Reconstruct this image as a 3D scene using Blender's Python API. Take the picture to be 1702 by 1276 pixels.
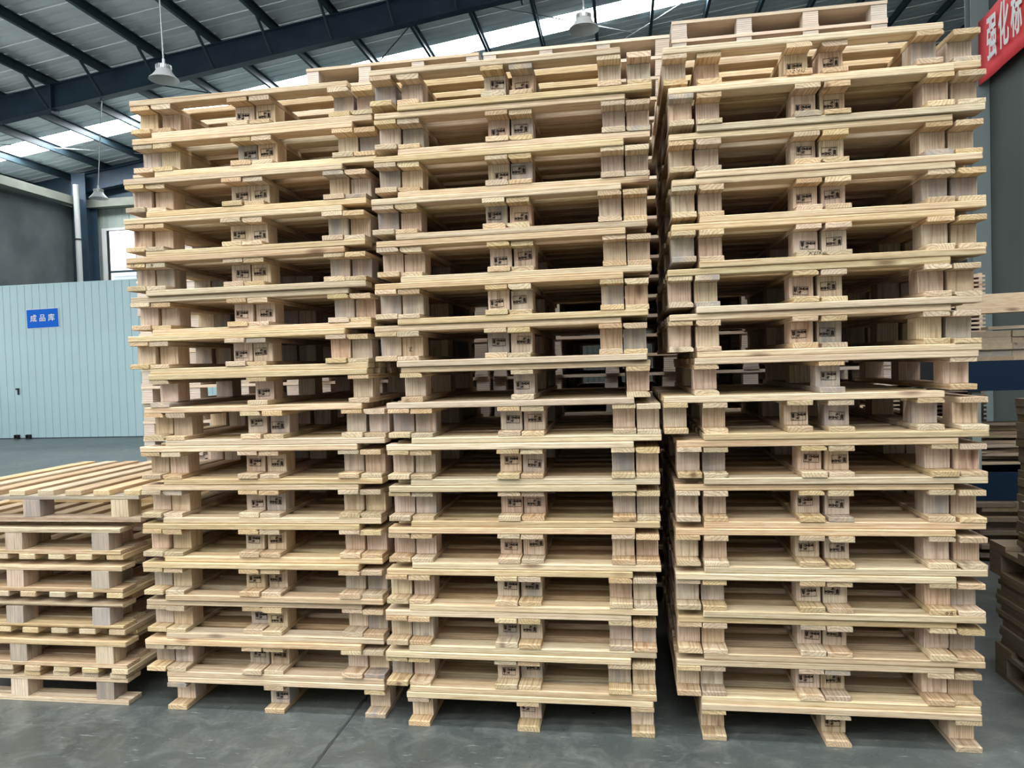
import bpy, bmesh, math, random
from mathutils import Vector, Matrix
R = math.radians
for _o in list(bpy.data.objects):
    bpy.data.objects.remove(_o)
scene = bpy.context.scene
COL = scene.collection
rng = random.Random(11)

# ------------------------------------------------------------------ camera
CAM_H, F_PX, PITCH, ROLL, YAW = 1.483, 1199.1, -1.6347, -1.7373, 8.79
cam_d = bpy.data.cameras.new('camera')
cam_d.sensor_fit = 'HORIZONTAL'
cam_d.sensor_width = 36.0
cam_d.lens = 36.0 * F_PX / 1702.0
cam_d.clip_start = 0.05
cam_d.clip_end = 300.0
cam = bpy.data.objects.new('camera', cam_d)
COL.objects.link(cam)
cam.matrix_world = (Matrix.Translation((0, 0, CAM_H)) @ Matrix.Rotation(R(YAW), 4, 'Z')
                    @ Matrix.Rotation(R(90 + PITCH), 4, 'X') @ Matrix.Rotation(R(ROLL), 4, 'Z'))
scene.camera = cam

# ------------------------------------------------------------------ world, light, exposure
world = bpy.data.worlds.new('overcast_sky')
scene.world = world
world.use_nodes = True
_bg = world.node_tree.nodes['Background']
_bg.inputs[0].default_value = (0.96, 0.985, 1.0, 1)
_bg.inputs[1].default_value = 1.5
SKYLIGHT_STRENGTH = 14.0
scene.view_settings.view_transform = 'Standard'
scene.view_settings.look = 'None'
scene.view_settings.gamma = 1.0
scene.view_settings.use_curve_mapping = False
scene.view_settings.exposure = 1.0
scene.cycles.use_denoising = True
scene.cycles.max_bounces = 8
scene.cycles.diffuse_bounces = 3
scene.cycles.sample_clamp_indirect = 6.0

def daylight(name, loc, rot, sx, sy):
    # an opening of the hall: tells the renderer where the sky's light enters
    d = bpy.data.lights.new(name, 'AREA')
    d.shape = 'RECTANGLE'; d.size = sx; d.size_y = sy
    d.cycles.is_portal = True
    o = bpy.data.objects.new(name, d)
    COL.objects.link(o)
    o.location = loc; o.rotation_euler = rot
    return o

# ------------------------------------------------------------------ helpers
def mat(name):
    m = bpy.data.materials.new(name)
    m.use_nodes = True
    nt = m.node_tree
    return m, nt, nt.nodes['Principled BSDF']

def N(nt, typ, **kw):
    n = nt.nodes.new(typ)
    for k, v in kw.items():
        if k == 'ins':
            for a, b in v.items():
                n.inputs[a].default_value = b
        else:
            setattr(n, k, v)
    return n

def ramp(nt, src, stops):
    n = nt.nodes.new('ShaderNodeValToRGB')
    e = n.color_ramp.elements
    while len(e) < len(stops):
        e.new(0.5)
    for i, (p, c) in enumerate(stops):
        e[i].position = p
        e[i].color = (c[0], c[1], c[2], 1) if not isinstance(c, (int, float)) else (c, c, c, 1)
    nt.links.new(src, n.inputs[0])
    return n.outputs[0]

def math_n(nt, op, a, b=None):
    n = nt.nodes.new('ShaderNodeMath'); n.operation = op
    for i, v in enumerate((a, b)):
        if v is None: continue
        if isinstance(v, (int, float)): n.inputs[i].default_value = v
        else: nt.links.new(v, n.inputs[i])
    return n.outputs[0]

def mixc(nt, fac, a, b, mode='MIX'):
    n = nt.nodes.new('ShaderNodeMix'); n.data_type = 'RGBA'; n.blend_type = mode
    for i, v in ((0, fac), (6, a), (7, b)):
        if isinstance(v, (int, float)): n.inputs[i].default_value = v
        elif isinstance(v, tuple): n.inputs[i].default_value = (*v[:3], 1)
        else: nt.links.new(v, n.inputs[i])
    return n.outputs[2]

def box_bm(bm, lo, hi, bevel=0.0):
    x0, y0, z0 = lo; x1, y1, z1 = hi
    vs = [bm.verts.new(p) for p in ((x0,y0,z0),(x1,y0,z0),(x1,y1,z0),(x0,y1,z0),(x0,y0,z1),(x1,y0,z1),(x1,y1,z1),(x0,y1,z1))]
    fs = [bm.faces.new([vs[i] for i in f]) for f in ((3,2,1,0),(4,5,6,7),(0,1,5,4),(1,2,6,5),(2,3,7,6),(3,0,4,7))]
    if bevel:
        es = list({e for f in fs for e in f.edges})
        bmesh.ops.bevel(bm, geom=es, offset=bevel, segments=1, affect='EDGES', profile=0.5)

def mesh_of(name, bm, m=None):
    me = bpy.data.meshes.new(name)
    bm.normal_update()
    bm.to_mesh(me); bm.free()
    if m: me.materials.append(m)
    return me

def boxes_mesh(name, boxes, m, bevel=0.0):
    bm = bmesh.new()
    for lo, hi in boxes:
        b2 = bmesh.new(); box_bm(b2, lo, hi, bevel)
        tmp = bpy.data.meshes.new('t'); b2.to_mesh(tmp); b2.free()
        bm.from_mesh(tmp); bpy.data.meshes.remove(tmp)
    return mesh_of(name, bm, m)

def put(name, me, parent=None, loc=(0, 0, 0), rot=None, mtx=None, **props):
    o = bpy.data.objects.new(name, me)
    COL.objects.link(o)
    if parent: o.parent = parent
    if mtx is not None: o.matrix_basis = mtx
    else:
        o.location = loc
        if rot: o.rotation_euler = rot
    for k, v in props.items(): o[k] = v
    return o

def empty(name, loc=(0, 0, 0), rot=(0, 0, 0), **props):
    o = bpy.data.objects.new(name, None)
    o.empty_display_size = 0.1
    COL.objects.link(o)
    o.location = loc; o.rotation_euler = rot
    for k, v in props.items(): o[k] = v
    return o

def rod_bm(bm, a, b, r, seg=8):
    a, b = Vector(a), Vector(b); d = b - a
    q = d.to_track_quat('Z', 'Y').to_matrix().to_4x4()
    bmesh.ops.create_cone(bm, cap_ends=True, segments=seg, radius1=r, radius2=r, depth=d.length, matrix=Matrix.Translation((a + b) / 2) @ q)

def lathe_bm(bm, prof, seg=28):
    rings = []
    for r, z in prof:
        rings.append([bm.verts.new((r * math.cos(2 * math.pi * i / seg), r * math.sin(2 * math.pi * i / seg), z)) for i in range(seg)])
    for a, b in zip(rings, rings[1:]):
        for i in range(seg):
            bm.faces.new((a[i], a[(i + 1) % seg], b[(i + 1) % seg], b[i]))
    return rings

def text_mesh(name, body, size, m, extrude=0.001, offset=0.0, spacing=1.0):
    c = bpy.data.curves.new(name, 'FONT')
    c.body = body; c.size = size; c.extrude = extrude; c.offset = offset
    c.space_character = spacing
    c.align_x = 'CENTER'; c.align_y = 'CENTER'
    c.resolution_u = 3
    o = bpy.data.objects.new(name, c)
    COL.objects.link(o)
    dg = bpy.context.evaluated_depsgraph_get(); dg.update()
    me = bpy.data.meshes.new_from_object(o.evaluated_get(dg), depsgraph=dg)
    bpy.data.objects.remove(o); bpy.data.curves.remove(c)
    me.materials.clear(); me.materials.append(m)
    return me

# ------------------------------------------------------------------ materials
def wood(name, axis, light, dark, stain=0.0, rough=0.62, ring=120.0, laminated=False, tone=1.0, hue=0.018):
    """pine with year rings as cylinders round a pith that runs along AXIS; each object has its own pith, tint and stain"""
    m, nt, b = mat(name)
    L = nt.links.new
    tc = N(nt, 'ShaderNodeTexCoord'); oi = N(nt, 'ShaderNodeObjectInfo')
    rnd = oi.outputs['Random']
    def rv(k):     # another random number of the same object
        return math_n(nt, 'FRACT', math_n(nt, 'MULTIPLY', rnd, k))
    off = N(nt, 'ShaderNodeCombineXYZ')
    for i, k in enumerate((57.3, 91.7, 33.9)):
        L(math_n(nt, 'MULTIPLY', rv(k), 9.0), off.inputs[i])
    add = N(nt, 'ShaderNodeVectorMath', operation='ADD')
    L(tc.outputs['Object'], add.inputs[0]); L(off.outputs[0], add.inputs[1])
    mp = N(nt, 'ShaderNodeMapping')
    s = [1.0, 1.0, 1.0]; s['XYZ'.index(axis)] = 0.10
    mp.inputs['Scale'].default_value = s
    L(add.outputs[0], mp.inputs[0])
    n1 = N(nt, 'ShaderNodeTexNoise', ins={'Scale': 9.0, 'Detail': 2.0}); L(mp.outputs[0], n1.inputs[0])
    n2 = N(nt, 'ShaderNodeTexNoise', ins={'Scale': 160.0, 'Detail': 2.0, 'Roughness': 0.6}); L(mp.outputs[0], n2.inputs[0])
    sep = N(nt, 'ShaderNodeSeparateXYZ'); L(tc.outputs['Object'], sep.inputs[0])
    cross = [i for i in range(3) if i != 'XYZ'.index(axis)]
    ca = math_n(nt, 'ADD', sep.outputs[cross[0]], math_n(nt, 'MULTIPLY', math_n(nt, 'SUBTRACT', rv(13.7), 0.5), 0.09))
    sgn = math_n(nt, 'SIGN', math_n(nt, 'SUBTRACT', rv(71.3), 0.5))
    cb = math_n(nt, 'ADD', sep.outputs[cross[1]], math_n(nt, 'MULTIPLY', sgn, math_n(nt, 'ADD', 0.012, math_n(nt, 'MULTIPLY', rv(7.1), 0.075))))
    wob = math_n(nt, 'MULTIPLY', math_n(nt, 'SUBTRACT', n1.outputs[0], 0.5), 0.035)
    rr = math_n(nt, 'SQRT', math_n(nt, 'ADD', math_n(nt, 'MULTIPLY', ca, ca), math_n(nt, 'MULTIPLY', cb, cb)))
    rr = math_n(nt, 'ADD', rr, wob)
    ph = math_n(nt, 'FRACT', math_n(nt, 'MULTIPLY', rr, math_n(nt, 'ADD', ring, math_n(nt, 'MULTIPLY', rv(23.1), ring * 0.7))))
    rings = ramp(nt, ph, ((0.0, 0.0), (0.55, 0.18), (0.86, 1.0), (1.0, 0.0)))
    fac = math_n(nt, 'ADD', math_n(nt, 'MULTIPLY', rings, 0.72), math_n(nt, 'MULTIPLY', math_n(nt, 'SUBTRACT', n2.outputs[0], 0.40), 1.5))
    col = mixc(nt, fac, light, dark)
    # broad streaks
    n3 = N(nt, 'ShaderNodeTexNoise', ins={'Scale': 24.0, 'Detail': 3.0}); L(mp.outputs[0], n3.inputs[0])
    streak = ramp(nt, n3.outputs[0], ((0.36, 0.0), (0.7, 1.0)))
    col = mixc(nt, math_n(nt, 'MULTIPLY', streak, 0.35), col, tuple(x * y for x, y in zip(dark, (0.95, 0.85, 0.8))))
    # knots
    mk = N(nt, 'ShaderNodeMapping'); sk = [10.0, 10.0, 10.0]; sk['XYZ'.index(axis)] = 3.2
    mk.inputs['Scale'].default_value = sk; L(add.outputs[0], mk.inputs[0])
    vo = N(nt, 'ShaderNodeTexVoronoi', ins={'Scale': 1.0}); L(mk.outputs[0], vo.inputs['Vector'])
    sc = N(nt, 'ShaderNodeSeparateColor'); L(vo.outputs['Color'], sc.inputs[0])
    kn = math_n(nt, 'MULTIPLY', ramp(nt, vo.outputs['Distance'], ((0.06, 1.0), (0.19, 0.0))), math_n(nt, 'GREATER_THAN', sc.outputs[0], 0.62))
    col = mixc(nt, math_n(nt, 'MULTIPLY', kn, 0.8), col, (0.16, 0.075, 0.035))
    # blue-grey stain on some pieces, and the piece's own tint
    if stain:
        st = math_n(nt, 'MULTIPLY', math_n(nt, 'GREATER_THAN', rv(41.9), 1.0 - stain), math_n(nt, 'ADD', 0.25, math_n(nt, 'MULTIPLY', streak, 0.6)))
        col = mixc(nt, st, col, (0.27, 0.26, 0.25))
    hs = N(nt, 'ShaderNodeHueSaturation')
    L(math_n(nt, 'ADD', 0.500 - hue * 0.55, math_n(nt, 'MULTIPLY', rv(19.3), hue)), hs.inputs['Hue'])
    L(math_n(nt, 'ADD', 0.76, math_n(nt, 'MULTIPLY', rv(29.3), 0.28)), hs.inputs['Saturation'])
    L(math_n(nt, 'ADD', 0.80 * tone, math_n(nt, 'MULTIPLY', rv(5.7), 0.30 * tone)), hs.inputs['Value'])
    L(col, hs.inputs['Color'])
    col = hs.outputs[0]
    if laminated:
        lz = math_n(nt, 'FRACT', math_n(nt, 'ADD', math_n(nt, 'MULTIPLY', sep.outputs[2], 85.0), n3.outputs[0]))
        col = mixc(nt, math_n(nt, 'MULTIPLY', ramp(nt, lz, ((0.0, 0.0), (0.6, 0.1), (0.8, 1.0), (1.0, 0.1))), 0.75), col, (0.22, 0.15, 0.10))
    L(col, b.inputs['Base Color'])
    b.inputs['Roughness'].default_value = rough
    b.inputs['Specular IOR Level'].default_value = 0.25
    bp = N(nt, 'ShaderNodeBump', ins={'Strength': 0.22, 'Distance': 0.002})
    L(n2.outputs[0], bp.inputs['Height']); L(bp.outputs[0], b.inputs['Normal'])
    return m

PINE_L, PINE_D = (0.755, 0.59, 0.365), (0.47, 0.30, 0.14)
BLK_L, BLK_D = (0.75, 0.59, 0.42), (0.45, 0.305, 0.19)
M_DECK = wood('pine_deck_board', 'X', PINE_L, PINE_D, ring=85)
M_RUN = wood('pine_runner', 'Y', (0.73, 0.565, 0.345), (0.40, 0.235, 0.10), stain=0.05, ring=72)
M_BLK = wood('pine_block', 'Z', BLK_L, BLK_D, stain=0.24, ring=90, hue=0.03)
M_OLD_X = wood('older_pine_board', 'X', (0.66, 0.53, 0.37), (0.43, 0.30, 0.18), stain=0.1)
M_OLD_Y = wood('older_pine_board_lengthwise', 'Y', (0.46, 0.365, 0.245), (0.28, 0.20, 0.12), stain=0.1)
M_SHADED_X = wood('shade_toned_board', 'X', (0.26, 0.20, 0.125), (0.15, 0.105, 0.06))  # wood darkened: the shade beside the tall stacks is put into its colour
M_SHADED_Y = wood('shade_toned_board_lengthwise', 'Y', (0.24, 0.185, 0.115), (0.14, 0.10, 0.055))
M_LAM = wood('laminated_block', 'X', (0.72, 0.61, 0.50), (0.50, 0.40, 0.31), laminated=True)
M_REAR = wood('rear_pallet_board', 'X', (0.72, 0.58, 0.42), (0.52, 0.38, 0.24))

def plain(name, c, rough=0.5, metal=0.0, noise=0.0, nscale=4.0, spec=0.4):
    m, nt, b = mat(name)
    b.inputs['Roughness'].default_value = rough
    b.inputs['Metallic'].default_value = metal
    b.inputs['Specular IOR Level'].default_value = spec
    if noise:
        tc = N(nt, 'ShaderNodeTexCoord')
        n = N(nt, 'ShaderNodeTexNoise', ins={'Scale': nscale, 'Detail': 4.0})
        nt.links.new(tc.outputs['Object'], n.inputs[0])
        f = ramp(nt, n.outputs[0], ((0.3, 0.0), (0.7, 1.0)))
        nt.links.new(mixc(nt, f, tuple(x * (1 - noise) for x in c), tuple(min(1, x * (1 + noise)) for x in c)), b.inputs['Base Color'])
    else:
        b.inputs['Base Color'].default_value = (*c, 1)
    return m

def glow(name, c, s):
    m = bpy.data.materials.new(name); m.use_nodes = True
    nt = m.node_tree; nt.nodes.clear()
    e = nt.nodes.new('ShaderNodeEmission'); e.inputs[0].default_value = (*c, 1); e.inputs[1].default_value = s
    o = nt.nodes.new('ShaderNodeOutputMaterial'); nt.links.new(e.outputs[0], o.inputs[0])
    return m

M_INK = plain('branding_ink', (0.018, 0.013, 0.010), 0.8, spec=0.1)
M_STEEL = plain('navy_painted_steel', (0.032, 0.060, 0.090), 0.45, noise=0.25, nscale=2)
M_PURLIN = plain('slate_painted_steel', (0.040, 0.070, 0.088), 0.45, noise=0.2, nscale=2)
M_SHEET = plain('roof_sheet', (0.80, 0.88, 0.89), 0.45, noise=0.10, nscale=1.3)
M_SKY = glow('skylight_sheet', (0.93, 0.97, 1.0), SKYLIGHT_STRENGTH)
M_PANEL = plain('pale_blue_panel', (0.45, 0.63, 0.66), 0.4, noise=0.04, nscale=1.0)
M_CONC = plain('concrete_wall', (0.085, 0.10, 0.10), 0.8, noise=0.4, nscale=0.7)
M_BACKW = plain('pale_green_cladding', (0.36, 0.41, 0.37), 0.5, noise=0.06, nscale=1.0)
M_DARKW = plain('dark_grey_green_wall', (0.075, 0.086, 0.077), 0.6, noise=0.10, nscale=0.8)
M_BEIGE = plain('beige_trunking', (0.27, 0.28, 0.24), 0.6, noise=0.2, nscale=2)
M_PIPE = plain('white_pipe', (0.45, 0.47, 0.45), 0.4)
M_COLUMN = plain('grey_column_paint', (0.20, 0.235, 0.235), 0.5)
M_WHITE = plain('white_paint', (0.80, 0.80, 0.78), 0.5)
M_BLUE = plain('sign_blue', (0.0, 0.13, 0.66), 0.6, spec=0.15)
M_RED = plain('banner_red', (0.90, 0.075, 0.085), 0.7, noise=0.08, nscale=3)
M_LAMP = plain('lamp_aluminium', (0.62, 0.63, 0.62), 0.35, metal=0.6)
M_SHADE = plain('lamp_reflector', (0.66, 0.67, 0.66), 0.4)
M_BLACK = plain('black_rubber', (0.02, 0.02, 0.02), 0.6)
M_ROD = plain('galvanised_rod', (0.45, 0.48, 0.48), 0.4, metal=0.5)
M_NAVY = plain('navy_blue_crate_paint', (0.003, 0.014, 0.036), 0.45)
M_GREY_POST = plain('grey_green_post_paint', (0.26, 0.29, 0.25), 0.6)

def glass_mat():
    m, nt, b = mat('window_glass')
    b.inputs['Base Color'].default_value = (0.95, 0.98, 1, 1)
    b.inputs['Roughness'].default_value = 0.0
    b.inputs['IOR'].default_value = 1.05
    b.inputs['Transmission Weight'].default_value = 1.0
    return m
M_GLASS = glass_mat()

def floor_mat():
    m, nt, b = mat('concrete_floor')
    L = nt.links.new
    tc = N(nt, 'ShaderNodeTexCoord')
    n1 = N(nt, 'ShaderNodeTexNoise', ins={'Scale': 0.8, 'Detail': 5.0, 'Roughness': 0.6}); L(tc.outputs['Object'], n1.inputs[0])
    n2 = N(nt, 'ShaderNodeTexNoise', ins={'Scale': 7.0, 'Detail': 6.0, 'Roughness': 0.7, 'Distortion': 0.8}); L(tc.outputs['Object'], n2.inputs[0])
    n3 = N(nt, 'ShaderNodeTexNoise', ins={'Scale': 60.0, 'Detail': 4.0}); L(tc.outputs['Object'], n3.inputs[0])
    c = ramp(nt, n1.outputs[0], ((0.32, (0.044, 0.052, 0.049)), (0.5, (0.072, 0.082, 0.076)), (0.68, (0.118, 0.126, 0.115))))
    c = mixc(nt, ramp(nt, n2.outputs[0], ((0.46, 0.0), (0.74, 0.55))), c, (0.22, 0.23, 0.21))
    c = mixc(nt, ramp(nt, n3.outputs[0], ((0.4, 0.35), (0.55, 0.0))), c, (0.075, 0.085, 0.085))
    mp = N(nt, 'ShaderNodeMapping'); mp.inputs['Scale'].default_value = (1.0, 5.0, 1.0); mp.inputs['Rotation'].default_value = (0, 0, 0.5)
    L(tc.outputs['Object'], mp.inputs[0])
    n4 = N(nt, 'ShaderNodeTexNoise', ins={'Scale': 9.0, 'Detail': 7.0, 'Roughness': 0.75}); L(mp.outputs[0], n4.inputs[0])
    c = mixc(nt, ramp(nt, n4.outputs[0], ((0.60, 0.0), (0.70, 0.6))), c, (0.40, 0.42, 0.40))
    L(c, b.inputs['Base Color'])
    L(ramp(nt, n2.outputs[0], ((0.3, 0.26), (0.7, 0.42))), b.inputs['Roughness'])
    b.inputs['Specular IOR Level'].default_value = 0.5
    bp = N(nt, 'ShaderNodeBump', ins={'Strength': 0.12, 'Distance': 0.004}); L(n3.outputs[0], bp.inputs['Height']); L(bp.outputs[0], b.inputs['Normal'])
    return m
M_FLOOR = floor_mat()

# ------------------------------------------------------------------ the hall
XL, XR, YB, YF, XE = -17.74, 5.70, 22.0, -8.0, 16.0
YB2, XS = 32.0, -8.0                           # beyond XS the hall runs on to a further end wall
SL = 0.1287                                   # roof slope, rising away from the partition's end
def rafter_low(x): return 7.83 + SL * (x + 15.15)
def rafter_top(x): return rafter_low(x) + 0.60
def roof_z(x): return rafter_top(x) + 0.24

fl = boxes_mesh('floor', [((XL - 0.3, YF - 6, -0.2), (-1.186, YB2 + 0.3, 0.0)), ((-1.176, YF - 6, -0.2), (XE + 0.3, YB2 + 0.3, 0.0))], M_FLOOR)
floor = put('floor', fl, kind='structure', label='grey worn concrete floor of the hall')
bm = bmesh.new()                               # crumbled joint between the two slabs
prev = None; y = 1.6
while y < 9.0:
    w = rng.uniform(0.003, 0.010); dx = rng.uniform(-0.004, 0.004)
    a = bm.verts.new((-1.181 + dx - w, y, 0.0006)); b_ = bm.verts.new((-1.181 + dx + w, y, 0.0006))
    if prev: bm.faces.new((prev[0], prev[1], b_, a))
    prev = (a, b_); y += rng.uniform(0.02, 0.06)
put('joint', mesh_of('joint', bm, plain('joint_filler', (0.035, 0.038, 0.037), 0.9)), floor)

# ceiling: ribbed sheets laid down the slope, one a skylight, the other glowing strips added for light
ceiling = empty('ceiling', (0, 0, 0), kind='structure', label='ribbed steel roof sheets with a translucent strip and added light strips')
def sheet_mesh(name, m, w=0.9):
    bm = bmesh.new()
    prof = []
    n = 3; p = w / n
    for i in range(n):
        y0 = i * p
        prof += [(y0, 0.0), (y0 + p * 0.74, 0.0), (y0 + p * 0.80, 0.05), (y0 + p * 0.94, 0.05)]
    prof.append((w - 0.002, 0.0))
    xs = (XL - 2.4, XE + 0.3)
    rows = [[bm.verts.new((x, yy, roof_z(x) + zz)) for yy, zz in prof] for x in xs]
    for i in range(len(prof) - 1):
        bm.faces.new((rows[0][i], rows[0][i + 1], rows[1][i + 1], rows[1][i]))
    return mesh_of(name, bm, m)
ME_SHEET = sheet_mesh('roof_sheet', M_SHEET); ME_SKY = sheet_mesh('skylight_sheet', M_SKY)
y = 18.95 - 0.9 * 30
while y < YB2 + 0.2:
    k = round((18.95 - y) / 0.9)
    if k in (0, 20, 25, 30): put('skylight_sheet', ME_SKY, ceiling, (0, y, 0))  # only the far strip is in view; the others are added to light the stacks
    else: put('roof_sheet', ME_SHEET, ceiling, (0, y, 0))
    y += 0.9

# roof steel: rafters across, purlins lengthwise
def rafter(Y, label, x_end=XE):
    o = empty('roof_rafter', (XL, Y, rafter_low(XL)), label=label, category='beam', group='roof rafters')
    def slab(name, dz0, dz1, hw):
        bm = bmesh.new(); x0, x1 = XL, x_end
        vs = [bm.verts.new((x - XL, sy * hw, rafter_low(x) - rafter_low(XL) + dz)) for x in (x0, x1) for sy in (-1, 1) for dz in (dz0, dz1)]
        for f in ((0,1,3,2),(4,6,7,5),(0,4,5,1),(2,3,7,6),(0,2,6,4),(1,5,7,3)): bm.faces.new([vs[i] for i in f])
        put(name, mesh_of(name, bm, M_STEEL), o)
    slab('web', 0.014, 0.586, 0.006); slab('bottom_flange', 0.0, 0.014, 0.11); slab('top_flange', 0.586, 0.60, 0.11)
    for x in (-13.62, -2.0, 6.0):
        if x > x_end: continue
        zb = rafter_low(x) - rafter_low(XL)
        put('joint_plate', boxes_mesh('joint_plate', [((x - XL - 0.02, -0.13, zb - 0.10), (x - XL + 0.02, 0.13, zb + 0.70))], M_STEEL), o)
    return o
rafter(16.0, 'deep navy steel rafter crossing the roof above the blue partition')
rafter(YB - 0.35, 'navy end rafter along the top of the far wall', XS)
bm = bmesh.new()                                # C-section purlin
h, f, t = 0.22, 0.075, 0.012
for lo, hi in (((0, 0, 0), (t, 39.8, h)), ((0, 0, 0), (f, 39.8, t)), ((0, 0, h - t), (f, 39.8, h))):
    box_bm(bm, lo, hi)
ME_PURLIN = mesh_of('purlin', bm, M_PURLIN)
bm = bmesh.new(); rod_bm(bm, (0.02, 15.25, 0.01), (0.02, 15.93, -0.56), 0.034, 6)
ME_BRACE = mesh_of('fly_brace', bm, M_PURLIN)
ORD = ('first second third fourth fifth sixth seventh eighth ninth tenth eleventh twelfth thirteenth fourteenth fifteenth sixteenth '
       'seventeenth eighteenth nineteenth twentieth').split() + ['twenty-%s' % s for s in 'first second third fourth fifth sixth seventh eighth ninth'.split()] + ['thirtieth']
k = 0; x = -12.28 - 1.47 * 5
while x < XE - 0.3:
    p = empty('roof_purlin', (x, YF, rafter_top(x)), label='slate steel purlin under the roof, %s out from the concrete side wall' % ORD[k], category='purlin', group='roof purlins')
    put('channel', ME_PURLIN, p)
    put('fly_brace', ME_BRACE, p, (0, -YF, 0))
    x += 1.47; k += 1

def rod_thing(name, a, b, r, m, label, cat, group=None):
    a, b = Vector(a), Vector(b)
    bm = bmesh.new(); rod_bm(bm, (0, 0, 0), b - a, r, 8)
    pr = dict(label=label, category=cat)
    if group: pr['group'] = group
    return put(name, mesh_of(name, bm, m), None, a, **pr)

# walls
def ribbed_wall(name, x0, x1, z0, ztop, Y, m, pitch=0.25, depth=0.03):
    bm = bmesh.new(); prev = None; x = x0
    while x < x1 - 1e-6:
        for dx, dy in ((0, 0), (pitch * 0.7, 0), (pitch * 0.78, -depth), (pitch * 0.92, -depth)):
            xx = min(x + dx, x1)
            c = (bm.verts.new((xx, Y + dy, z0)), bm.verts.new((xx, Y + dy, ztop(xx))))
            if prev: bm.faces.new((prev[0], c[0], c[1], prev[1]))
            prev = c
        x += pitch
    return mesh_of(name, bm, m)
wb = empty('wall_back', (0, 0, 0), kind='structure', label='pale green ribbed end wall with a tall window')
WX0, WX1, WZ0, WZ1 = -17.12, -14.6, 3.2, 6.40
put('cladding', ribbed_wall('cladding', XL - 2.3, WX0, 0, lambda x: roof_z(x), YB, M_BACKW), wb)
put('cladding', ribbed_wall('cladding', WX1, XS, 0, lambda x: roof_z(x), YB, M_BACKW), wb)
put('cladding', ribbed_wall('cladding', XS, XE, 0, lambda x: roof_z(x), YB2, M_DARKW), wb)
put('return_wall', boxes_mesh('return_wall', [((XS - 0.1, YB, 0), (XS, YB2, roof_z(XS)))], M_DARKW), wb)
put('cladding', ribbed_wall('cladding', WX0, WX1, 0, lambda x: WZ0, YB, M_BACKW), wb)
put('cladding', ribbed_wall('cladding', WX0, WX1, WZ1, lambda x: roof_z(x), YB, M_BACKW), wb)
bm = bmesh.new()
vs = [bm.verts.new((x, YB - 0.06, z)) for x, z in ((XL - 2.3, 7.32), (XS, 7.32), (XS, roof_z(XS) - 0.02), (XL - 2.3, roof_z(XL - 2.3) - 0.02))]
f_ = bm.faces.new(vs); bm.normal_update(); bmesh.ops.solidify(bm, geom=[f_], thickness=0.03)
put('gable_panel', mesh_of('gable_panel', bm, M_STEEL), wb)
wn = empty('window_1', (WX0, YB, WZ0), kind='structure', label='tall aluminium window high in the far end wall')
ww, wh = WX1 - WX0, WZ1 - WZ0
put('window_frame', boxes_mesh('window_frame', [((0, -0.08, 0), (0.16, 0.06, wh)), ((ww - 0.16, -0.08, 0), (ww, 0.06, wh)), ((0.16, -0.08, wh - 0.08), (ww - 0.16, 0.06, wh)), ((0.16, -0.08, 0), (ww - 0.16, 0.06, 0.08))], M_WHITE), wn)
put('mullion', boxes_mesh('mullion', [((0.16, -0.05, 1.72), (ww - 0.16, 0.03, 1.78))], M_PURLIN), wn)
put('mullion', boxes_mesh('mullion', [((1.2, -0.05, 0.08), (1.26, 0.03, wh - 0.08))], M_PURLIN), wn)
put('mullion', boxes_mesh('mullion', [((0.16, -0.05, 0.08), (0.20, 0.03, wh - 0.08))], M_BLACK), wn)
put('pane', boxes_mesh('pane', [((0.2, 0.0, 0.08), (1.2, 0.008, wh - 0.08))], M_GLASS), wn)
put('pane', boxes_mesh('pane', [((1.26, 0.0, 0.08), (ww - 0.16, 0.008, wh - 0.08))], M_GLASS), wn)
wl = empty('wall_left', (XL, 0, 0), kind='structure', label='dark stained concrete side wall above the partition')
put('concrete', boxes_mesh('concrete', [((-0.3, 16.5, 0), (0, YB, 7.05))], M_CONC), wl)
put('concrete', boxes_mesh('concrete', [((-0.3, YF, 6.6), (0, 16.5, 7.05))], M_CONC), wl)
put('concrete', boxes_mesh('concrete', [((-0.3, YF, 0), (0, 16.5, 1.2))], M_CONC), wl)
put('ledge', boxes_mesh('ledge', [((-2.3, YF, 6.95), (-0.3, YB, 7.05))], M_CONC), wl)
put('eaves_wall', boxes_mesh('eaves_wall', [((-2.3, YF, 7.05), (-2.1, YB, 8.0))], M_DARKW), wl)
for yy in (-8.0, -3.5, 1.5, 6.5, 11.5):
    put('pier', boxes_mesh('pier', [((-0.3, yy, 1.2), (0, yy + 0.5, 6.6))], M_CONC), wl)
wr = boxes_mesh('wall_right', [((XR, YF, 0), (XR + 0.2, 12.25, 10.8))], M_DARKW)
put('wall_right', wr, kind='structure', label='dark grey-green side wall behind the red banner')
put('wall_far_side', boxes_mesh('wall_far_side', [((XE, 12.2, 0), (XE + 0.2, YB2, 12.8))], M_DARKW), kind='structure')
put('wall_cross', boxes_mesh('wall_cross', [((XR + 0.2, 12.05, 0), (XE, 12.25, 11.6))], M_DARKW), kind='structure')
wf = empty('wall_front', (0, YF, 0), kind='structure', label='unseen front wall of the hall with a high opening shaped for the light')
put('wall_panel', boxes_mesh('wall_panel', [((XL, -0.2, 0), (XR, 0, 6.2))], M_BACKW), wf)  # unseen wall raised to cut low daylight; the gap above lights the stacks
for xx in (-17.7, -11.9, -6.1, -0.3, 5.3):
    put('pier', boxes_mesh('pier', [((xx, -0.2, 6.2), (xx + 0.25, 0, roof_z(xx) - 0.05))], M_BACKW), wf)
daylight('unseen_front_opening', (-6.1, YF, 8.0), (R(-90), 0, 0), 23.2, 3.6)
daylight('side_windows', (XL, 4.2, 3.9), (0, R(-90), 0), 5.4, 24.0)

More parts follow.
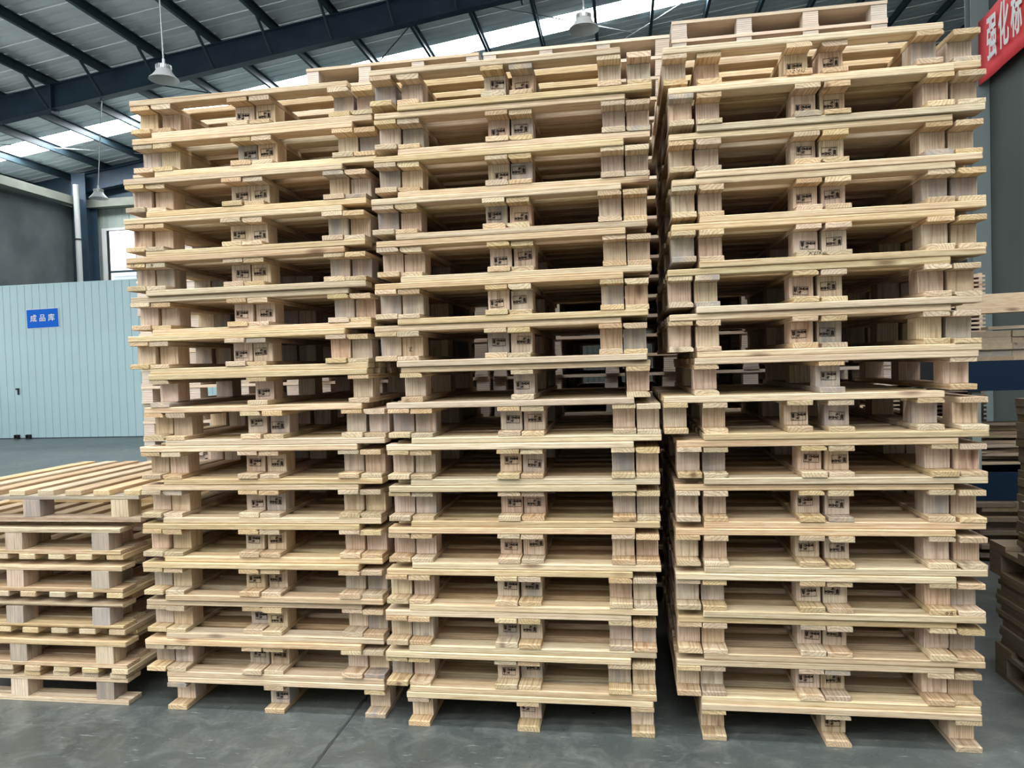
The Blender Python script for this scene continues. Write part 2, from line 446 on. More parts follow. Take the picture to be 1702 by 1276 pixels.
# trunking along the side and end walls, down pipe, columns
o = empty('wall_trunking', (XL, 10.0, 7.05), label='beige trunking running along the concrete wall and the end wall', category='trunking')
put('side_run', boxes_mesh('side_run', [((0.02, 0, 0), (0.32, 11.95, 0.26))], M_BEIGE), o)
put('end_run', boxes_mesh('end_run', [((0.32, 11.62, 0), (9.6, 11.95, 0.26))], M_BEIGE), o)
bm = bmesh.new(); rod_bm(bm, (0, 0, 0), (0, 0, 7.62), 0.085, 16)
dp = empty('down_pipe', (-17.16, 20.9, 0), label='white round down pipe standing in the corner behind the partition', category='pipe')
put('pipe', mesh_of('pipe', bm, M_PIPE), dp)
bm = bmesh.new(); rod_bm(bm, (0, 0, 5.85), (0, 0, 5.90), 0.1, 16)
put('clamp', mesh_of('clamp', bm, M_BLACK), dp)
def h_column(x, y, hgt, m, label, d=0.36, w=0.30):
    c = empty('steel_column', (x, y, 0), label=label, category='column')
    put('web', boxes_mesh('web', [((-0.006, -d / 2 + 0.014, 0), (0.006, d / 2 - 0.014, hgt))], m), c)
    put('flange', boxes_mesh('flange', [((-w / 2, -d / 2, 0), (w / 2, -d / 2 + 0.014, hgt))], m), c)
    put('flange', boxes_mesh('flange', [((-w / 2, d / 2 - 0.014, 0), (w / 2, d / 2, hgt))], m), c)
    put('base_plate', boxes_mesh('base_plate', [((-w / 2 - 0.05, -d / 2 - 0.05, 0), (w / 2 + 0.05, d / 2 + 0.05, 0.02))], m), c)
h_column(-17.40, 21.55, 8.1, M_STEEL, 'dark navy steel column in the corner by the end wall', w=0.5, d=0.5)
h_column(5.57, 12.37, 10.6, M_COLUMN, 'grey steel column at the end of the banner wall', w=0.26, d=0.2)

# roof bracing rods, just under the purlins' top flanges
for a, b_, m, lab in (((-3.12, 17.29, 10.10), (1.97, 21.98, 10.75), M_ROD, 'galvanised bracing rod slanting under the roof behind the middle pallet stack top'),
                      ((1.98, 19.20, 10.69), (-0.20, 21.21, 10.41), M_ROD, 'galvanised bracing rod crossing the other one beside the hanging lamp'),
                      ((-4.95, 17.43, 9.86), (-6.41, 19.05, 9.67), M_PURLIN, 'dark bracing rod between two purlins near the beam'),
                      ((-11.78, 17.31, 8.98), (-10.97, 18.39, 9.09), M_PURLIN, 'dark bracing rod passing just below the near hanging lamp'),
                      ((-17.59, 18.54, 8.24), (-14.89, 21.47, 8.58), M_ROD, 'thin pale tie rod under the roof by the concrete wall'),
                      ((12.2, 23.46, 12.06), (9.0, 24.30, 11.66), M_ROD, 'pale bracing rod near the red banner')):
    rod_thing('bracing_rod', a, b_, 0.016, m, lab, 'rod', 'roof bracing rods')

# blue partition of narrow panels with a door, sign and latch
PY = 15.65
part = empty('wall_partition', (-17.4, PY, 0), kind='structure', label='pale blue panel partition with a blue sign')
bm = bmesh.new()
pw = 0.202
vsA = [(0.0, 0.0), (0.008, -0.012), (pw - 0.008, -0.012), (pw - 0.001, 0.0)]
lo = [bm.verts.new((x, y, 0.02)) for x, y in vsA]; hi = [bm.verts.new((x, y, 3.74)) for x, y in vsA]
for i in range(len(vsA) - 1): bm.faces.new((lo[i], lo[i + 1], hi[i + 1], hi[i]))
b1 = [bm.verts.new((x, 0.05, z)) for x, z in ((0, 0.02), (pw - 0.001, 0.02), (pw - 0.001, 3.74), (0, 3.74))]
bm.faces.new((b1[1], b1[0], b1[3], b1[2]))
bm.faces.new([lo[0], hi[0], b1[3], b1[0]]); bm.faces.new([lo[-1], b1[1], b1[2], hi[-1]]); bm.faces.new(hi + [b1[2], b1[3]])
ME_PANEL = mesh_of('panel', bm, M_PANEL)
for i in range(58):
    put('panel', ME_PANEL, part, (i * pw, 0, 0))
put('bottom_track', boxes_mesh('bottom_track', [((0, -0.02, 0), (58 * pw, 0.05, 0.02))], M_PURLIN), part)
put('top_rail', boxes_mesh('top_rail', [((0, -0.016, 3.74), (58 * pw, 0.06, 3.76))], M_PANEL), part)
put('latch', boxes_mesh('latch', [((2.72, -0.04, 1.08), (2.755, -0.012, 1.24)), ((2.70, -0.07, 1.20), (2.77, -0.04, 1.24))], M_BLACK, 0.004), part)
for x in (2.62, 2.94):
    put('floor_guide', boxes_mesh('floor_guide', [((x, -0.10, 0.0), (x + 0.10, -0.02, 0.02)), ((x, -0.10, 0.02), (x + 0.02, -0.02, 0.10)), ((x + 0.08, -0.10, 0.02), (x + 0.10, -0.02, 0.10)), ((x, -0.04, 0.02), (x + 0.10, -0.02, 0.10))], M_BLACK), part)
sg = empty('wall_sign', (-13.895, PY - 0.016, 2.92), (0, R(-1.0), 0), label='blue sign with three white characters on the pale blue partition', category='sign')
put('plate', boxes_mesh('plate', [((-0.43, -0.012, -0.225), (0.43, 0, 0.225))], M_BLUE), sg)
for nm, a in (('border_strip', ((-0.445, -0.010, 0.225), (0.445, 0, 0.237))), ('border_strip', ((-0.445, -0.010, -0.237), (0.445, 0, -0.225))), ('border_strip', ((-0.445, -0.010, -0.225), (-0.43, 0, 0.225))), ('border_strip', ((0.43, -0.010, -0.225), (0.445, 0, 0.225)))):
    put(nm, boxes_mesh(nm, [a], M_WHITE), sg)
for ch, x in (('\u6210', -0.245), ('\u54c1', 0.0), ('\u5e93', 0.245)):
    put('character', text_mesh('character', ch, 0.185, M_WHITE, 0.002, 0.0025), sg, (x, -0.015, 0.0), (R(90), 0, 0))

# red banner along the dark wall
bn = empty('red_banner', (5.54, 0, 0), label='red banner with large white characters on the dark side wall', category='banner')
bm = bmesh.new()
NB = 40; rows = []
for i in range(NB + 1):
    yy = 12.25 - i * (12.25 - 3.0) / NB
    q = (12.25 - yy)
    rows.append([bm.verts.new((0.012 * math.sin(q * 3.1) + 0.008 * math.sin(q * 7 + zc), yy, zc)) for zc in [5.545 + 0.045 * q + (0.965 + 0.055 * q) * j / 6 for j in range(7)]])
for a, b_ in zip(rows, rows[1:]):
    for j in range(6): bm.faces.new((a[j], b_[j], b_[j + 1], a[j + 1]))
me = mesh_of('cloth', bm, M_RED); me.polygons.foreach_set('use_smooth', [True] * len(me.polygons))
cl = put('cloth', me, bn); so = cl.modifiers.new('thickness', 'SOLIDIFY'); so.thickness = 0.004
for ch, yy in (('\u5f3a', 11.76), ('\u5316', 11.42), ('\u6807', 11.08), ('\u51c6', 10.74)):
    tm = text_mesh('character', ch, 0.34, M_WHITE, 0.002, 0.006)
    q = 12.25 - yy
    put('character', tm, bn, mtx=Matrix.Translation((-0.045, yy, 6.03 + 0.07 * q - 0.02)) @ Matrix.Rotation(R(-90), 4, 'Z') @ Matrix.Rotation(R(90), 4, 'X') @ Matrix.Diagonal((0.86, 2.05, 1, 1)))

# hanging lamps
def lamp(x, y, z, sc, label, sway=0.0):
    o = empty('hanging_lamp', (x, y, z), label=label, category='lamp', group='high-bay lamps hung from the roof')
    bm = bmesh.new(); lathe_bm(bm, [(0.215 * sc, 0.0), (0.208 * sc, 0.014), (0.165 * sc, 0.055), (0.125 * sc, 0.105), (0.105 * sc, 0.150), (0.098 * sc, 0.150), (0.118 * sc, 0.102), (0.160 * sc, 0.050), (0.203 * sc, 0.006), (0.215 * sc, 0.0)])
    me = mesh_of('reflector', bm, M_SHADE); me.polygons.foreach_set('use_smooth', [True] * len(me.polygons)); put('reflector', me, o)
    bm = bmesh.new(); rr = lathe_bm(bm, [(0.001, 0.09), (0.098 * sc, 0.10), (0.09 * sc, 0.13)], 20)
    put('diffuser', mesh_of('diffuser', bm, M_WHITE), o)
    hb = bmesh.new(); lathe_bm(hb, [(0.001, 0.146), (0.085 * sc, 0.146), (0.085 * sc, 0.215), (0.045 * sc, 0.228), (0.02, 0.24), (0.02, 0.31), (0.001, 0.31)], 20)
    hs = put('heat_sink', mesh_of('heat_sink', hb, M_LAMP), o)
    fin = boxes_mesh('fin', [((0.082 * sc, -0.003, 0.152), (0.112 * sc, 0.003, 0.213))], M_LAMP)
    for i in range(20): put('fin', fin, hs, (0, 0, 0), (0, 0, i * math.pi / 10))
    bm = bmesh.new(); rod_bm(bm, (0, 0, 0.30), (sway, 0, rafter_low(x) - z - 0.02), 0.012, 8)
    put('hanging_rod', mesh_of('hanging_rod', bm, M_ROD), o)
    put('hook', boxes_mesh('hook', [((sway - 0.03, -0.03, rafter_low(x) - z - 0.06), (sway + 0.03, 0.03, rafter_low(x) - z))], M_PURLIN, 0.005), o)
lamp(-6.66, 10.0, 5.865, 1.0, 'grey bell lamp hanging in front of the navy rafter, nearest the partition-side stack', -0.05)
lamp(-12.45, 15.9, 5.78, 1.0, 'small white bell lamp hanging from the rafter over the blue partition', 0.20)
lamp(-0.42, 10.3, 6.12, 1.0, 'grey bell lamp hanging above the gap beside the banner-side stack')
rafter(10.0, 'navy rafter that carries the two near lamps')

# ------------------------------------------------------------------ pallets
W, D = 1.0, 1.10                       # across the deck boards' length, and along the runners
T_RUN, T_BLK, T_STR, T_DECK = 0.021, 0.080, 0.018, 0.025
RW, BW = 0.0905, 0.088
SET = 0.066
INNER = T_RUN + T_BLK + T_STR
S = INNER + T_DECK                     # one pallet
P = INNER + 2 * T_DECK + 0.0012        # one nested pair
def one_box(name, sx, sy, sz, m, bev=0.0015, k=0):
    bm = bmesh.new(); box_bm(bm, (-sx / 2, -sy / 2, -sz / 2), (sx / 2, sy / 2, sz / 2), bev)
    r2 = random.Random(len(name) * 31 + k)
    for v in bm.verts:
        v.co += Vector((r2.uniform(-1, 1), r2.uniform(-1, 1), 0)) * 0.0009
    return mesh_of(name, bm, m)
def wane(name, sx, sy, sz, m, k):
    # a board with one rounded, bark-side edge
    bm = bmesh.new()
    long_y = sy > sx
    w = sx if long_y else sy; l = sy if long_y else sx
    prof = [(-w / 2, -sz / 2), (w / 2, -sz / 2), (w / 2, sz * 0.05), (w / 2 - 0.007, sz * 0.40), (w / 2 - 0.016, sz / 2), (-w / 2, sz / 2)]
    e = [[bm.verts.new((a, t, z) if long_y else (t, a, z)) for a, z in prof] for t in (-l / 2, l / 2)]
    n = len(prof)
    for i in range(n): bm.faces.new((e[0][i], e[0][(i + 1) % n], e[1][(i + 1) % n], e[1][i]))
    bm.faces.new(e[0][::-1]); bm.faces.new(e[1])
    bmesh.ops.recalc_face_normals(bm, faces=bm.faces)
    return mesh_of(name, bm, m)
ME = {
    'runner': [one_box('runner', RW, D, T_RUN, M_RUN, k=i) for i in range(3)] + [wane('runner', RW, D, T_RUN, M_RUN, 3)],
    'stringer': [one_box('stringer', RW, D, T_STR, M_RUN, k=i) for i in range(3)] + [wane('stringer', RW, D, T_STR, M_RUN, 3)],
    'block': [one_box('block', BW, BW, T_BLK, M_BLK, k=i) for i in range(4)],
    'deck_board': [one_box('deck_board', W, 0.082, T_DECK, M_DECK, bev=0.0028, k=i) for i in range(4)],
}
# the heat-treatment stamp: a frame, an ear of wheat, a code and HT
def stamp_mesh():
    me_t = text_mesh('stamp', 'CN-42144', 0.0125, M_INK, 0.0002, 0.0009)
    me_h = text_mesh('stamp', 'HT', 0.0125, M_INK, 0.0002, 0.0009)
    bm = bmesh.new()
    for me, ox, oy in ((me_t, 0.0095, 0.0065), (me_h, -0.002, -0.007)):
        me.transform(Matrix.Translation((ox, oy, 0)) @ Matrix.Diagonal((0.62, 1.0, 1, 1))); bm.from_mesh(me); bpy.data.meshes.remove(me)
    w, h, t = 0.0275, 0.016, 0.0014
    def bar(x0, y0, x1, y1): box_bm(bm, (x0, y0, -0.0002), (x1, y1, 0.0002))
    bar(-w, h - t, w, h); bar(-w, -h, w, -h + t); bar(-w, -h + t, -w + t, h - t); bar(w - t, -h + t, w, h - t); bar(-0.0115, -h + t, -0.0103, h - t)
    bar(-0.0197, -0.012, -0.0188, 0.011)
    for i in range(5):
        y0 = -0.006 + i * 0.0036
        for s in (-1, 1):
            vs = [bm.verts.new((-0.01925 + s * a, y0 + b2, 0.0002)) for a, b2 in ((0.0003, -0.0004), (0.0042, 0.0018), (0.0052, 0.0066), (0.0016, 0.0044))]
            bm.faces.new(vs if s > 0 else vs[::-1])
    bar(-0.0235, -0.013, -0.0150, -0.0115)
    me = mesh_of('stamp', bm, M_INK)
    me.transform(Matrix.Rotation(R(90), 4, 'X'))       # onto the block's front face
    return me
ME_STAMP = stamp_mesh()

def stroke_mesh(name, strokes, th=0.0016):
    """handwriting: strokes of points in the x-z plane, metres"""
    bm = bmesh.new()
    for st in strokes:
        for (x0, z0), (x1, z1) in zip(st, st[1:]):
            d = Vector((x1 - x0, z1 - z0)); n = Vector((-d.y, d.x)).normalized() * th / 2; e = d.normalized() * th / 2
            vs = [bm.verts.new((x, 0.0, z)) for x, z in ((x0 - e.x + n.x, z0 - e.y + n.y), (x0 - e.x - n.x, z0 - e.y - n.y), (x1 + e.x - n.x, z1 + e.y - n.y), (x1 + e.x + n.x, z1 + e.y + n.y))]
            bm.faces.new(vs)
    return mesh_of(name, bm, M_INK)

def pallet(name, label, group, loc, rotz=0.0, inv=False, stamped=True, seed=0, marks=()):
    """runners and stringers along local y, deck boards along local x; origin at the base, front left corner"""
    r = random.Random(seed)
    o = empty(name, loc, (0, 0, rotz), label=label, category='pallet', group=group)
    F = Matrix.Translation((W, 0, S)) @ Matrix.Rotation(math.pi, 4, 'Y') if inv else Matrix.Identity(4)
    def add(nm, x, y, z, ang=0.0, var=None, parent=None):
        me = r.choice(ME[nm])
        return put(nm, me, o, mtx=F @ Matrix.Translation((x, y, z)) @ Matrix.Rotation(ang, 4, 'Z'))
    xs = (RW / 2, W / 2, W - RW / 2)
    ys = (SET + BW / 2, D / 2, D - SET - BW / 2)
    parts = {}
    for i, x in enumerate(xs):
        parts['runner', i] = add('runner', x, D / 2 + r.uniform(-0.004, 0.004), T_RUN / 2)
        parts['stringer', i] = add('stringer', x, D / 2 + r.uniform(-0.004, 0.004), T_RUN + T_BLK + T_STR / 2)
        for j, y in enumerate(ys):
            b_ = add('block', x + r.uniform(-0.0015, 0.0015), y + r.uniform(-0.010, 0.010), T_RUN + T_BLK / 2, R(r.uniform(-0.4, 0.4)))
            if j == 0: parts['block', i] = b_
            if stamped and i == 1 and j == 0:
                put('stamp', ME_STAMP, b_, (r.uniform(-0.010, 0.012), -BW / 2 - 0.0016, r.uniform(-0.012, 0.006)), (0, R(r.uniform(-4, 4)), 0))
    for k in range(8):
        add('deck_board', W / 2 + r.uniform(-0.004, 0.004), 0.041 + k * 0.14514 + (r.uniform(-0.003, 0.003) if 0 < k < 7 else r.uniform(-0.005, 0.003) if k == 0 else 0), INNER + T_DECK / 2)
    for key, me, dx, dz in marks:
        dep = BW / 2 if key[0] == 'block' else D / 2
        put('handwriting', me, parts[key], (dx, -dep - 0.0025, dz))
    return o

ROWS = {  # x shift measured in the photo, row by row from the floor: (upright, upside-down)
0: {1: (.008, -.002), 2: (.011, -.003), 3: (.009, .004), 4: (.016, .004), 5: (.018, .005), 6: (.023, .020), 7: (.042, .044), 8: (-.021, None), 9: (-.009, -.028), 10: (.003, -.014), 11: (-.003, -.020), 12: (-.005, -.019), 13: (.006, -.010), 14: (.052, .034), 15: (.033, .034)},
1: {1: (.019, .004), 2: (.027, .010), 3: (.033, .015), 4: (.048, .030), 5: (.057, .034), 6: (.058, .035), 7: (.062, .047), 8: (.015, None), 9: (.020, .002), 10: (.030, .011), 11: (.044, .023), 12: (.023, .020), 13: (.044, .026), 14: (.054, .030), 15: (.034, .047)},
2: {1: (.009, .002), 2: (.017, .010), 3: (.014, .012), 4: (.017, .022), 5: (.021, .025), 6: (.029, .027), 7: (-.018, .029), 8: (.001, None), 9: (.009, .012), 10: (.011, .011), 11: (.026, .029), 12: (.032, .033), 13: (.026, .026), 14: (.028, .031), 15: (.012, .040)},
}
DY = {(0, 15): 0.012, (1, 15): -0.022, (2, 15): 0.035, (2, 14): -0.015, (0, 8): 0.0}
STACK = {0: (-2.028, 2.879, 'stack nearest the blue partition', 'pallets in the stack nearest the blue partition'),
         1: (-0.913, 2.832, 'middle tall stack', 'pallets in the middle tall stack'),
         2: (0.269, 2.832, 'stack nearest the red banner', 'pallets in the stack nearest the red banner')}
MK = {
 '17xu': [[(-.040, .004), (-.040, -.004)], [(-.033, .005), (-.024, .004), (-.032, -.006), (-.025, -.006)], [(-.018, .006), (-.010, -.003)], [(-.005, .006), (-.012, -.006)], [(.002, .006), (.0, -.003), (.008, -.006), (.012, .007)]],
 'xzix': [[(-.012, .007), (.002, -.007)], [(.003, .006), (-.012, -.006)], [(.006, .003), (.013, .003), (.007, -.006), (.015, -.006)], [(.019, .006), (.019, -.006)], [(.023, .006), (.034, -.006)], [(.034, .006), (.023, -.006)]],
 '17': [[(-.004, .005), (-.006, -.006)], [(.001, .006), (.008, .006), (.003, -.006)]],
 '6': [[(.008, .006), (.0, .0), (.002, -.005), (.009, -.004), (.007, .0), (.001, -.001)]],
 '40': [[(-.012, .004), (-.016, -.001), (-.011, -.005), (-.006, -.001), (-.009, .004), (-.012, .004)], [(.0, -.005), (.001, .002), (.009, .0)], [(.006, .006), (.007, -.006)]],
 'z1': [[(-.008, .008), (.004, .006), (-.006, -.008), (.006, -.007)], [(.002, .010), (.002, -.002)]],
}
MK = {k: stroke_mesh('handwriting', v) for k, v in MK.items()}
MARKS = {(2, 15, 'U'): [(('runner', 1), MK['17xu'], 0.005, 0.001)], (2, 11, 'U'): [(('runner', 1), MK['xzix'], 0.008, 0.0)],
         (0, 11, 'U'): [(('stringer', 0), MK['17'], -0.012, 0.0)], (2, 3, 'U'): [(('runner', 2), MK['40'], 0.022, -0.001)],
         (1, 9, 'I'): [(('block', 2), MK['z1'], 0.010, 0.010)], (0, 11, 'I'): [(('runner', 2), MK['6'], 0.01, 0.0)]}
EXTRA = {(2, 15, 'U'): 'letters handwritten below, ', (2, 11, 'U'): 'crosses handwritten below, ', (2, 3, 'U'): 'number handwritten below, '}
for s, (X0, Y0, where, grp) in STACK.items():
    seed = s * 1000
    pallet('wooden_pallet', 'single upright pine pallet standing on the floor under the ' + where, grp, (X0, Y0, 0), 0, False, True, seed + 1)
    z = S
    for row in range(1, 16):
        seed += 10
        du, di = ROWS[s][row]
        dy = DY.get((s, row), rng.uniform(-0.008, 0.008)); yaw = R(rng.uniform(-0.25, 0.25))
        if row == 8:
            pallet('wooden_pallet', 'single upright pine pallet, eighth row up, ' + where, grp, (X0 + du, Y0 + dy, z), yaw, False, True, seed)
            z += S
            continue
        xu, xi = -0.1 + du, di
        if xi - xu < RW + 0.004:
            e = (RW + 0.004 - (xi - xu)) / 2; xu -= e; xi += e
        o_ = ORD[row]
        xt = {t: EXTRA.get((s, row, t), '') for t in 'UI'}
        lab_i = 'upside-down pine pallet, %s row up, %s' % (o_, where)
        lab_u = ('upright pine pallet, %s%s row up, %s' % (xt['U'], o_, where)) if xt['U'] else 'upright pine pallet nested over another, %s row up, %s' % (o_, where)
        pallet('wooden_pallet', lab_i, grp, (X0 + xi, Y0 + dy + rng.uniform(-0.003, 0.006), z), yaw, True, True, seed + 3, MARKS.get((s, row, 'I'), ()))
        pallet('wooden_pallet', lab_u, grp, (X0 + xu, Y0 + dy + rng.uniform(-0.006, 0.006), z + T_DECK + 0.0006), yaw, False, True, seed + 5, MARKS.get((s, row, 'U'), ()))
        z += P + 0.0003

# the low pile beside them: the same pallets turned a quarter round, runners across
# local y (runner length) -> world -x ; local x (deck board length) -> world y
G0 = 'pallets in the low pile beside the tall stacks'
def turned(label, xr, yf, z, inv, seed):
    # front right corner of the turned pallet at (xr, yf)
    pallet('wooden_pallet', label, G0, (xr, yf, z), R(90), inv, False, seed)
turned('upright pallet standing on the floor under the low pile', -2.237, 2.894, 0, False, 9001)
z = S
for i, (xr, xu) in enumerate(((-2.225, -2.25), (-2.245, -2.27), (-2.235, -2.25), (-2.24, -2.25))):
    yf = (2.885, 2.90, 2.892, 2.90)[i]
    turned('upside-down pallet, %s row up in the low pile' % ORD[i + 1], xr, yf, z, True, 9100 + i)
    turned('upright pallet nested over another, %s row up in the low pile' % ORD[i + 1], xu, yf + 0.1, z + T_DECK + 0.0006, False, 9200 + i)
    z += P
turned('topmost pallet of the low pile, its slatted deck facing up', -2.15, 2.915, z, False, 9301)

# ------------------------------------------------------------------ the rear row: pallets with laminated blocks, piled one on another
RH = 0.117
RWID, RDEP = 1.12, 1.0
XB = [0.0, 0.3455, 0.691, RWID - 0.083]
def rear_boxes():
    out = {'deck_sheet': [((0, 0, RH - 0.018), (RWID, RDEP, RH))], 'block': [], 'bottom_board': []}
    for y in (0.004, 0.455, 0.906):
        for x in XB:
            out['block'].append(((x + 0.002, y, 0.0185), (x + 0.081, y + 0.09, RH - 0.0185)))
    for x in XB:
        out['bottom_board'].append(((x, 0, 0.0006), (x + 0.083, RDEP, 0.018)))
    return out
_rb = rear_boxes()
bm = bmesh.new()
mats_r = {'deck_sheet': 0, 'block': 1, 'bottom_board': 1}
for nm, bs in _rb.items():
    for lo, hi in bs:
        n0 = len(bm.faces); box_bm(bm, lo, hi); bm.faces.ensure_lookup_table()
        for f_ in bm.faces[n0:]: f_.material_index = mats_r[nm]
ME_REAR = mesh_of('rear_pallet', bm, M_REAR); ME_REAR.materials.append(M_LAM)
ME_RP = {nm: [boxes_mesh(nm, [b], M_REAR if nm == 'deck_sheet' else M_LAM) for b in bs] for nm, bs in _rb.items()}
for X0, Y0, top, sx, where in ((-3.19, 4.40, 2.82, 1.0, 'in the rear pile next to the blue partition'), (-1.945, 4.40, 3.40, 1.0, 'in the rear pile behind the partition-side stack'),
                               (-0.80, 4.42, 3.34, 1.0, 'in the rear pile behind the middle stack'), (0.337, 4.50, 3.51, 1.087, 'in the rear pile behind the banner-side stack'),
                               (-1.93, 5.62, 2.9, 1.0, 'in the added farthest pile, behind two others, partition side'), (-0.78, 5.60, 2.9, 1.0, 'in the added farthest pile behind the middle stack'), (0.42, 5.70, 2.9, 1.04, 'in the added farthest pile, behind two others, banner side')):  # farthest piles are added to keep the gaps behind the stacks dark
    n = round(top / RH)
    for i in range(n):
        from_top = n - 1 - i
        lab = ('topmost laminated-block pallet ' if from_top == 0 else 'laminated-block pallet, %s from the top, ' % ORD[from_top]) + where
        loc = (X0 + rng.uniform(-0.006, 0.006), Y0 + rng.uniform(-0.01, 0.01), i * RH)
        pr = dict(label=lab, category='pallet', group='laminated-block pallets ' + where)
        if from_top < 2:
            o = empty('laminated_pallet', loc, **pr); o.scale = (sx, 1, 1)
            for nm, lst in ME_RP.items():
                for me in lst: put(nm, me, o)
        else:
            o = put('laminated_pallet', ME_REAR, None, loc, **pr); o.scale = (sx, 1, 1)

# ------------------------------------------------------------------ timber at the side of the banner
def plank_mesh(name, sx, sy, sz, m): return boxes_mesh(name, [((0, 0, 0), (sx, sy, sz))], m, 0.001)
ME_PX = [plank_mesh('plank', 1.15, 0.10, 0.02, M_OLD_X), plank_mesh('plank', 1.1, 0.12, 0.022, M_OLD_X)]
ME_PY = [plank_mesh('plank', 0.12, 1.1, 0.022, M_OLD_Y), plank_mesh('plank', 0.10, 1.15, 0.02, M_OLD_Y)]
def shaded_pallet(loc, label):  # dark board colours stand in for the shade by the passage
    o = empty('shade_toned_pallet', loc, label=label, category='pallet', group='shade-toned pallets by the passage')
    for i in range(5):
        put('deck_board', boxes_mesh('deck_board', [((0, i * 0.24, 0.122), (1.0, i * 0.24 + 0.14, 0.144))], M_SHADED_X), o)
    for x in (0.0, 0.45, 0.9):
        put('runner', boxes_mesh('runner', [((x, 0, 0), (x + 0.1, 1.1, 0.02))], M_SHADED_Y), o)
        put('stringer', boxes_mesh('stringer', [((x, 0, 0.1), (x + 0.1, 1.1, 0.1215))], M_SHADED_Y), o)
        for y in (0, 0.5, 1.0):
            put('block', boxes_mesh('block', [((x, y, 0.0205), (x + 0.1, y + 0.1, 0.0995))], M_SHADED_Y), o)
    return o
shaded_pallet((1.655, 2.47, 0), 'shade-toned pallet on the floor under piled boards beside the narrow passage')
def boards_pile(x0, yf, z0, n, label, ly, group, jx=0.012, jy=0.03, across=4, w=0.24, m=None, th=0.022):
    """a pile of boards laid in layers; every board is a thing of its own"""
    me = boxes_mesh('board', [((0, 0, 0), (w, ly, th))], m or M_OLD_Y, 0.001)
    for i in range(n):
        dx = rng.uniform(-jx, jx)
        for k in range(across):
            put('board', me, None, (x0 + dx + k * (w + 0.006), yf + rng.uniform(-jy, jy), z0 + i * (th + 0.0006)), label='%s, %s layer up, %s across' % (label, ORD[i], ORD[k]), category='board', group=group)
boards_pile(1.66, 2.42, 0.1446, 14, 'shade-toned brown board piled on the floor pallet beside the passage', 1.12, 'shade-toned boards on the floor pallet', m=M_SHADED_Y)
shaded_pallet((1.65, 2.50, 0.4612), 'shade-toned pallet lying on the lower board pile beside the passage')
boards_pile(1.72, 2.40, 0.6062, 9, 'shade-toned brown board piled on the upper pallet by the passage', 1.08, 'shade-toned boards on the upper pallet by the passage', m=M_SHADED_Y)

# rack of blue stillages with boards, further back
def stillage(x, y, z, w, d, hw, hp, label):
    o = empty('blue_stillage', (x, y, z), label=label, category='stillage', group='blue stillages full of boards')
    put('tray_floor', boxes_mesh('tray_floor', [((0, 0, 0), (w, d, 0.02))], M_NAVY), o)
    for lo, hi in (((0, 0, 0.02), (w, 0.02, hw)), ((0, d - 0.02, 0.02), (w, d, hw)), ((0, 0.02, 0.02), (0.02, d - 0.02, hw)), ((w - 0.02, 0.02, 0.02), (w, d - 0.02, hw))):
        put('side_panel', boxes_mesh('side_panel', [(lo, hi)], M_NAVY), o)
    if hp:
        for px_ in (0.03, w - 0.09):
            for py_ in (0.03, d - 0.09):
                put('post', boxes_mesh('post', [((px_, py_, 0.02), (px_ + 0.06, py_ + 0.06, hp))], M_GREY_POST), o)
    return o
SX, SY = 2.40, 5.5
boards_pile(SX + 0.02, SY - 0.05, 0.0, 13, 'shade-toned board in the pile under the blue stillages', 1.2, 'shade-toned boards under the blue stillages', 0.03, 0.05, 4, 0.27, M_SHADED_Y, 0.0312)
stillage(SX, SY, 0.415, 1.15, 1.1, 0.20, 0.775, 'lower blue stillage heaped with loose planks')
for i in range(14):
    a = (4, -6, 9, -3, 12, -9, 5, -12, 7, -5, 10, -8, 3, -4)[i]
    put('loose_plank', ME_PX[i % 2], None, (SX + (0.12, -0.10, 0.05, -0.16, 0.02, -0.20, 0.08, -0.05, -0.24, 0.0, -0.14, 0.10, -0.08, 0.04)[i], SY + 0.42 - 0.010 * a + rng.uniform(-0.1, 0.1), 0.6165 + i * 0.0226), (0, 0, R(a)), label='loose plank in the lower blue stillage, %s from the bottom of the heap' % ORD[i], category='plank', group='loose planks in the lower stillage')
stillage(SX, SY, 1.19, 1.15, 1.1, 0.21, 0, 'upper blue stillage carrying neatly piled boards')
boards_pile(SX + 0.04, SY + 0.04, 1.2115, 9, 'short board neatly piled in the upper blue stillage', 1.0, 'boards in the upper stillage', 0.01, 0.015, 4, 0.255, None, 0.0435)
put('long_plank', boxes_mesh('long_plank', [((0, 0, 0), (1.9, 0.14, 0.022))], M_DECK, 0.001), None, (2.30, SY - 0.05, 1.72), (R(74), R(-1.0), R(2)), label='long pale plank leaning on edge across the upper blue stillage', category='plank')
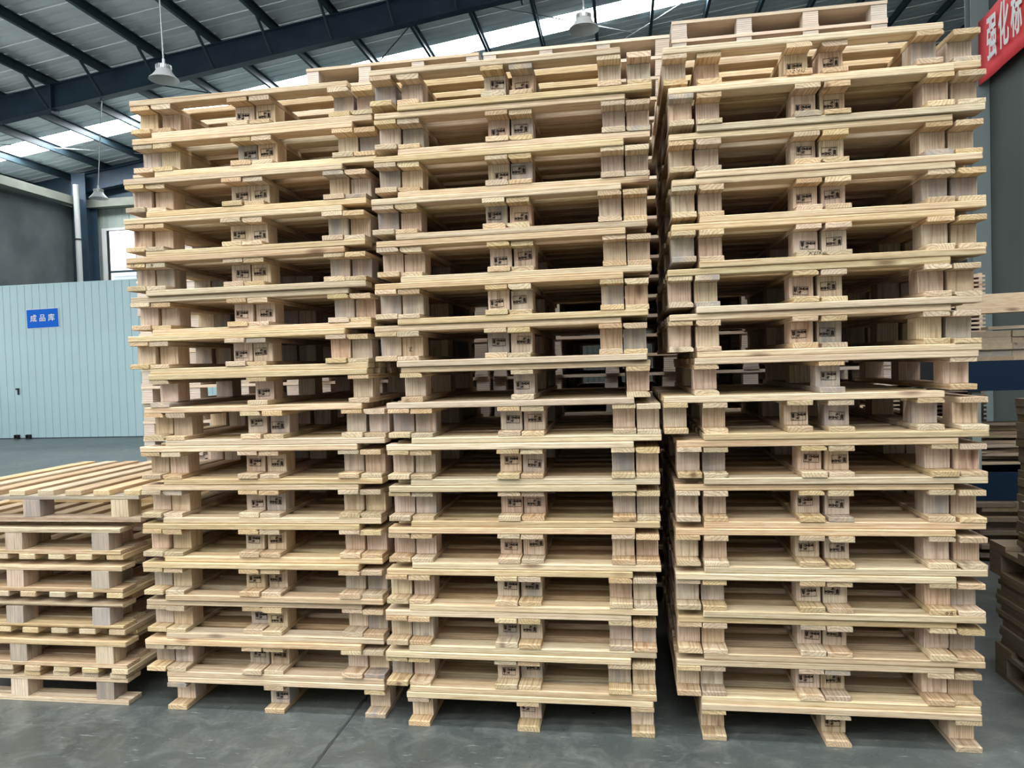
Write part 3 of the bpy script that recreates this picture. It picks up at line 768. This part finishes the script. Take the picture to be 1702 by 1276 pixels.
put('long_plank', boxes_mesh('long_plank', [((0, 0, 0), (1.7, 0.12, 0.022))], M_OLD_X, 0.001), None, (2.55, SY + 0.05, 1.617), (0, R(-1.0), R(-3)), label='flat grey plank lying under the long pale plank', category='plank')
# tall brown pile cut by the frame
boards_pile(2.17, 3.65, 0.0, 27, 'shade-toned brown board in the tall pile behind the passage pallets', 0.76, 'boards in the tall brown pile', 0.012, 0.02, 3, 0.26, M_SHADED_Y, 0.044)
# boards stacked with laths between them, seen behind the banner-side stack
ME_ST = boxes_mesh('aired_board', [((0, 0, 0), (1.05, 0.42, 0.018))], M_REAR, 0.001); ME_LA = boxes_mesh('lath', [((0, 0, 0.0185), (0.025, 0.9, 0.0365))], M_REAR)
NA = 58
for i in range(NA):
    lay = '%s layer up' % ORD[i] if i < 29 else '%s layer from the top' % ORD[NA - 1 - i]
    for k in range(2): put('aired_board', ME_ST, None, (2.08, 6.85 + k * 0.46, i * 0.037), label='%s pale board aired on laths behind the banner-side stack, %s' % (('nearer', 'farther')[k], lay), category='board', group='aired boards')
    for k in range(2): put('lath', ME_LA, None, (2.08 + k, 6.85, i * 0.037), label='thin lath between aired boards, %s end, %s' % (('partition-side', 'banner-side')[k], lay), category='lath', group='laths between the aired boards')

# pale building outside the far window
bo = empty('outside_building', (-21.1, 46.0, 0), label='pale grey building seen through the far window', category='building')
put('facade', boxes_mesh('facade', [((-14, 0, 0), (14, 8, 8.4))], plain('pale_render', (0.55, 0.60, 0.66), 0.8)), bo)
put('parapet', boxes_mesh('parapet', [((-14.2, -0.2, 8.4), (14.2, 8.2, 8.8))], plain('pale_parapet', (0.62, 0.66, 0.72), 0.8)), bo)
put('wall_outside_ground', boxes_mesh('wall_outside_ground', [((-60, YB + 0.4, -0.3), (40, 80, -0.1)), ((-60, -60, -0.3), (40, YF - 6.1, -0.1)), ((-60, YF - 6, -0.3), (XL - 2.4, YB + 0.3, -0.1))], plain('outside_yard', (0.52, 0.52, 0.50), 0.9)), kind='structure')
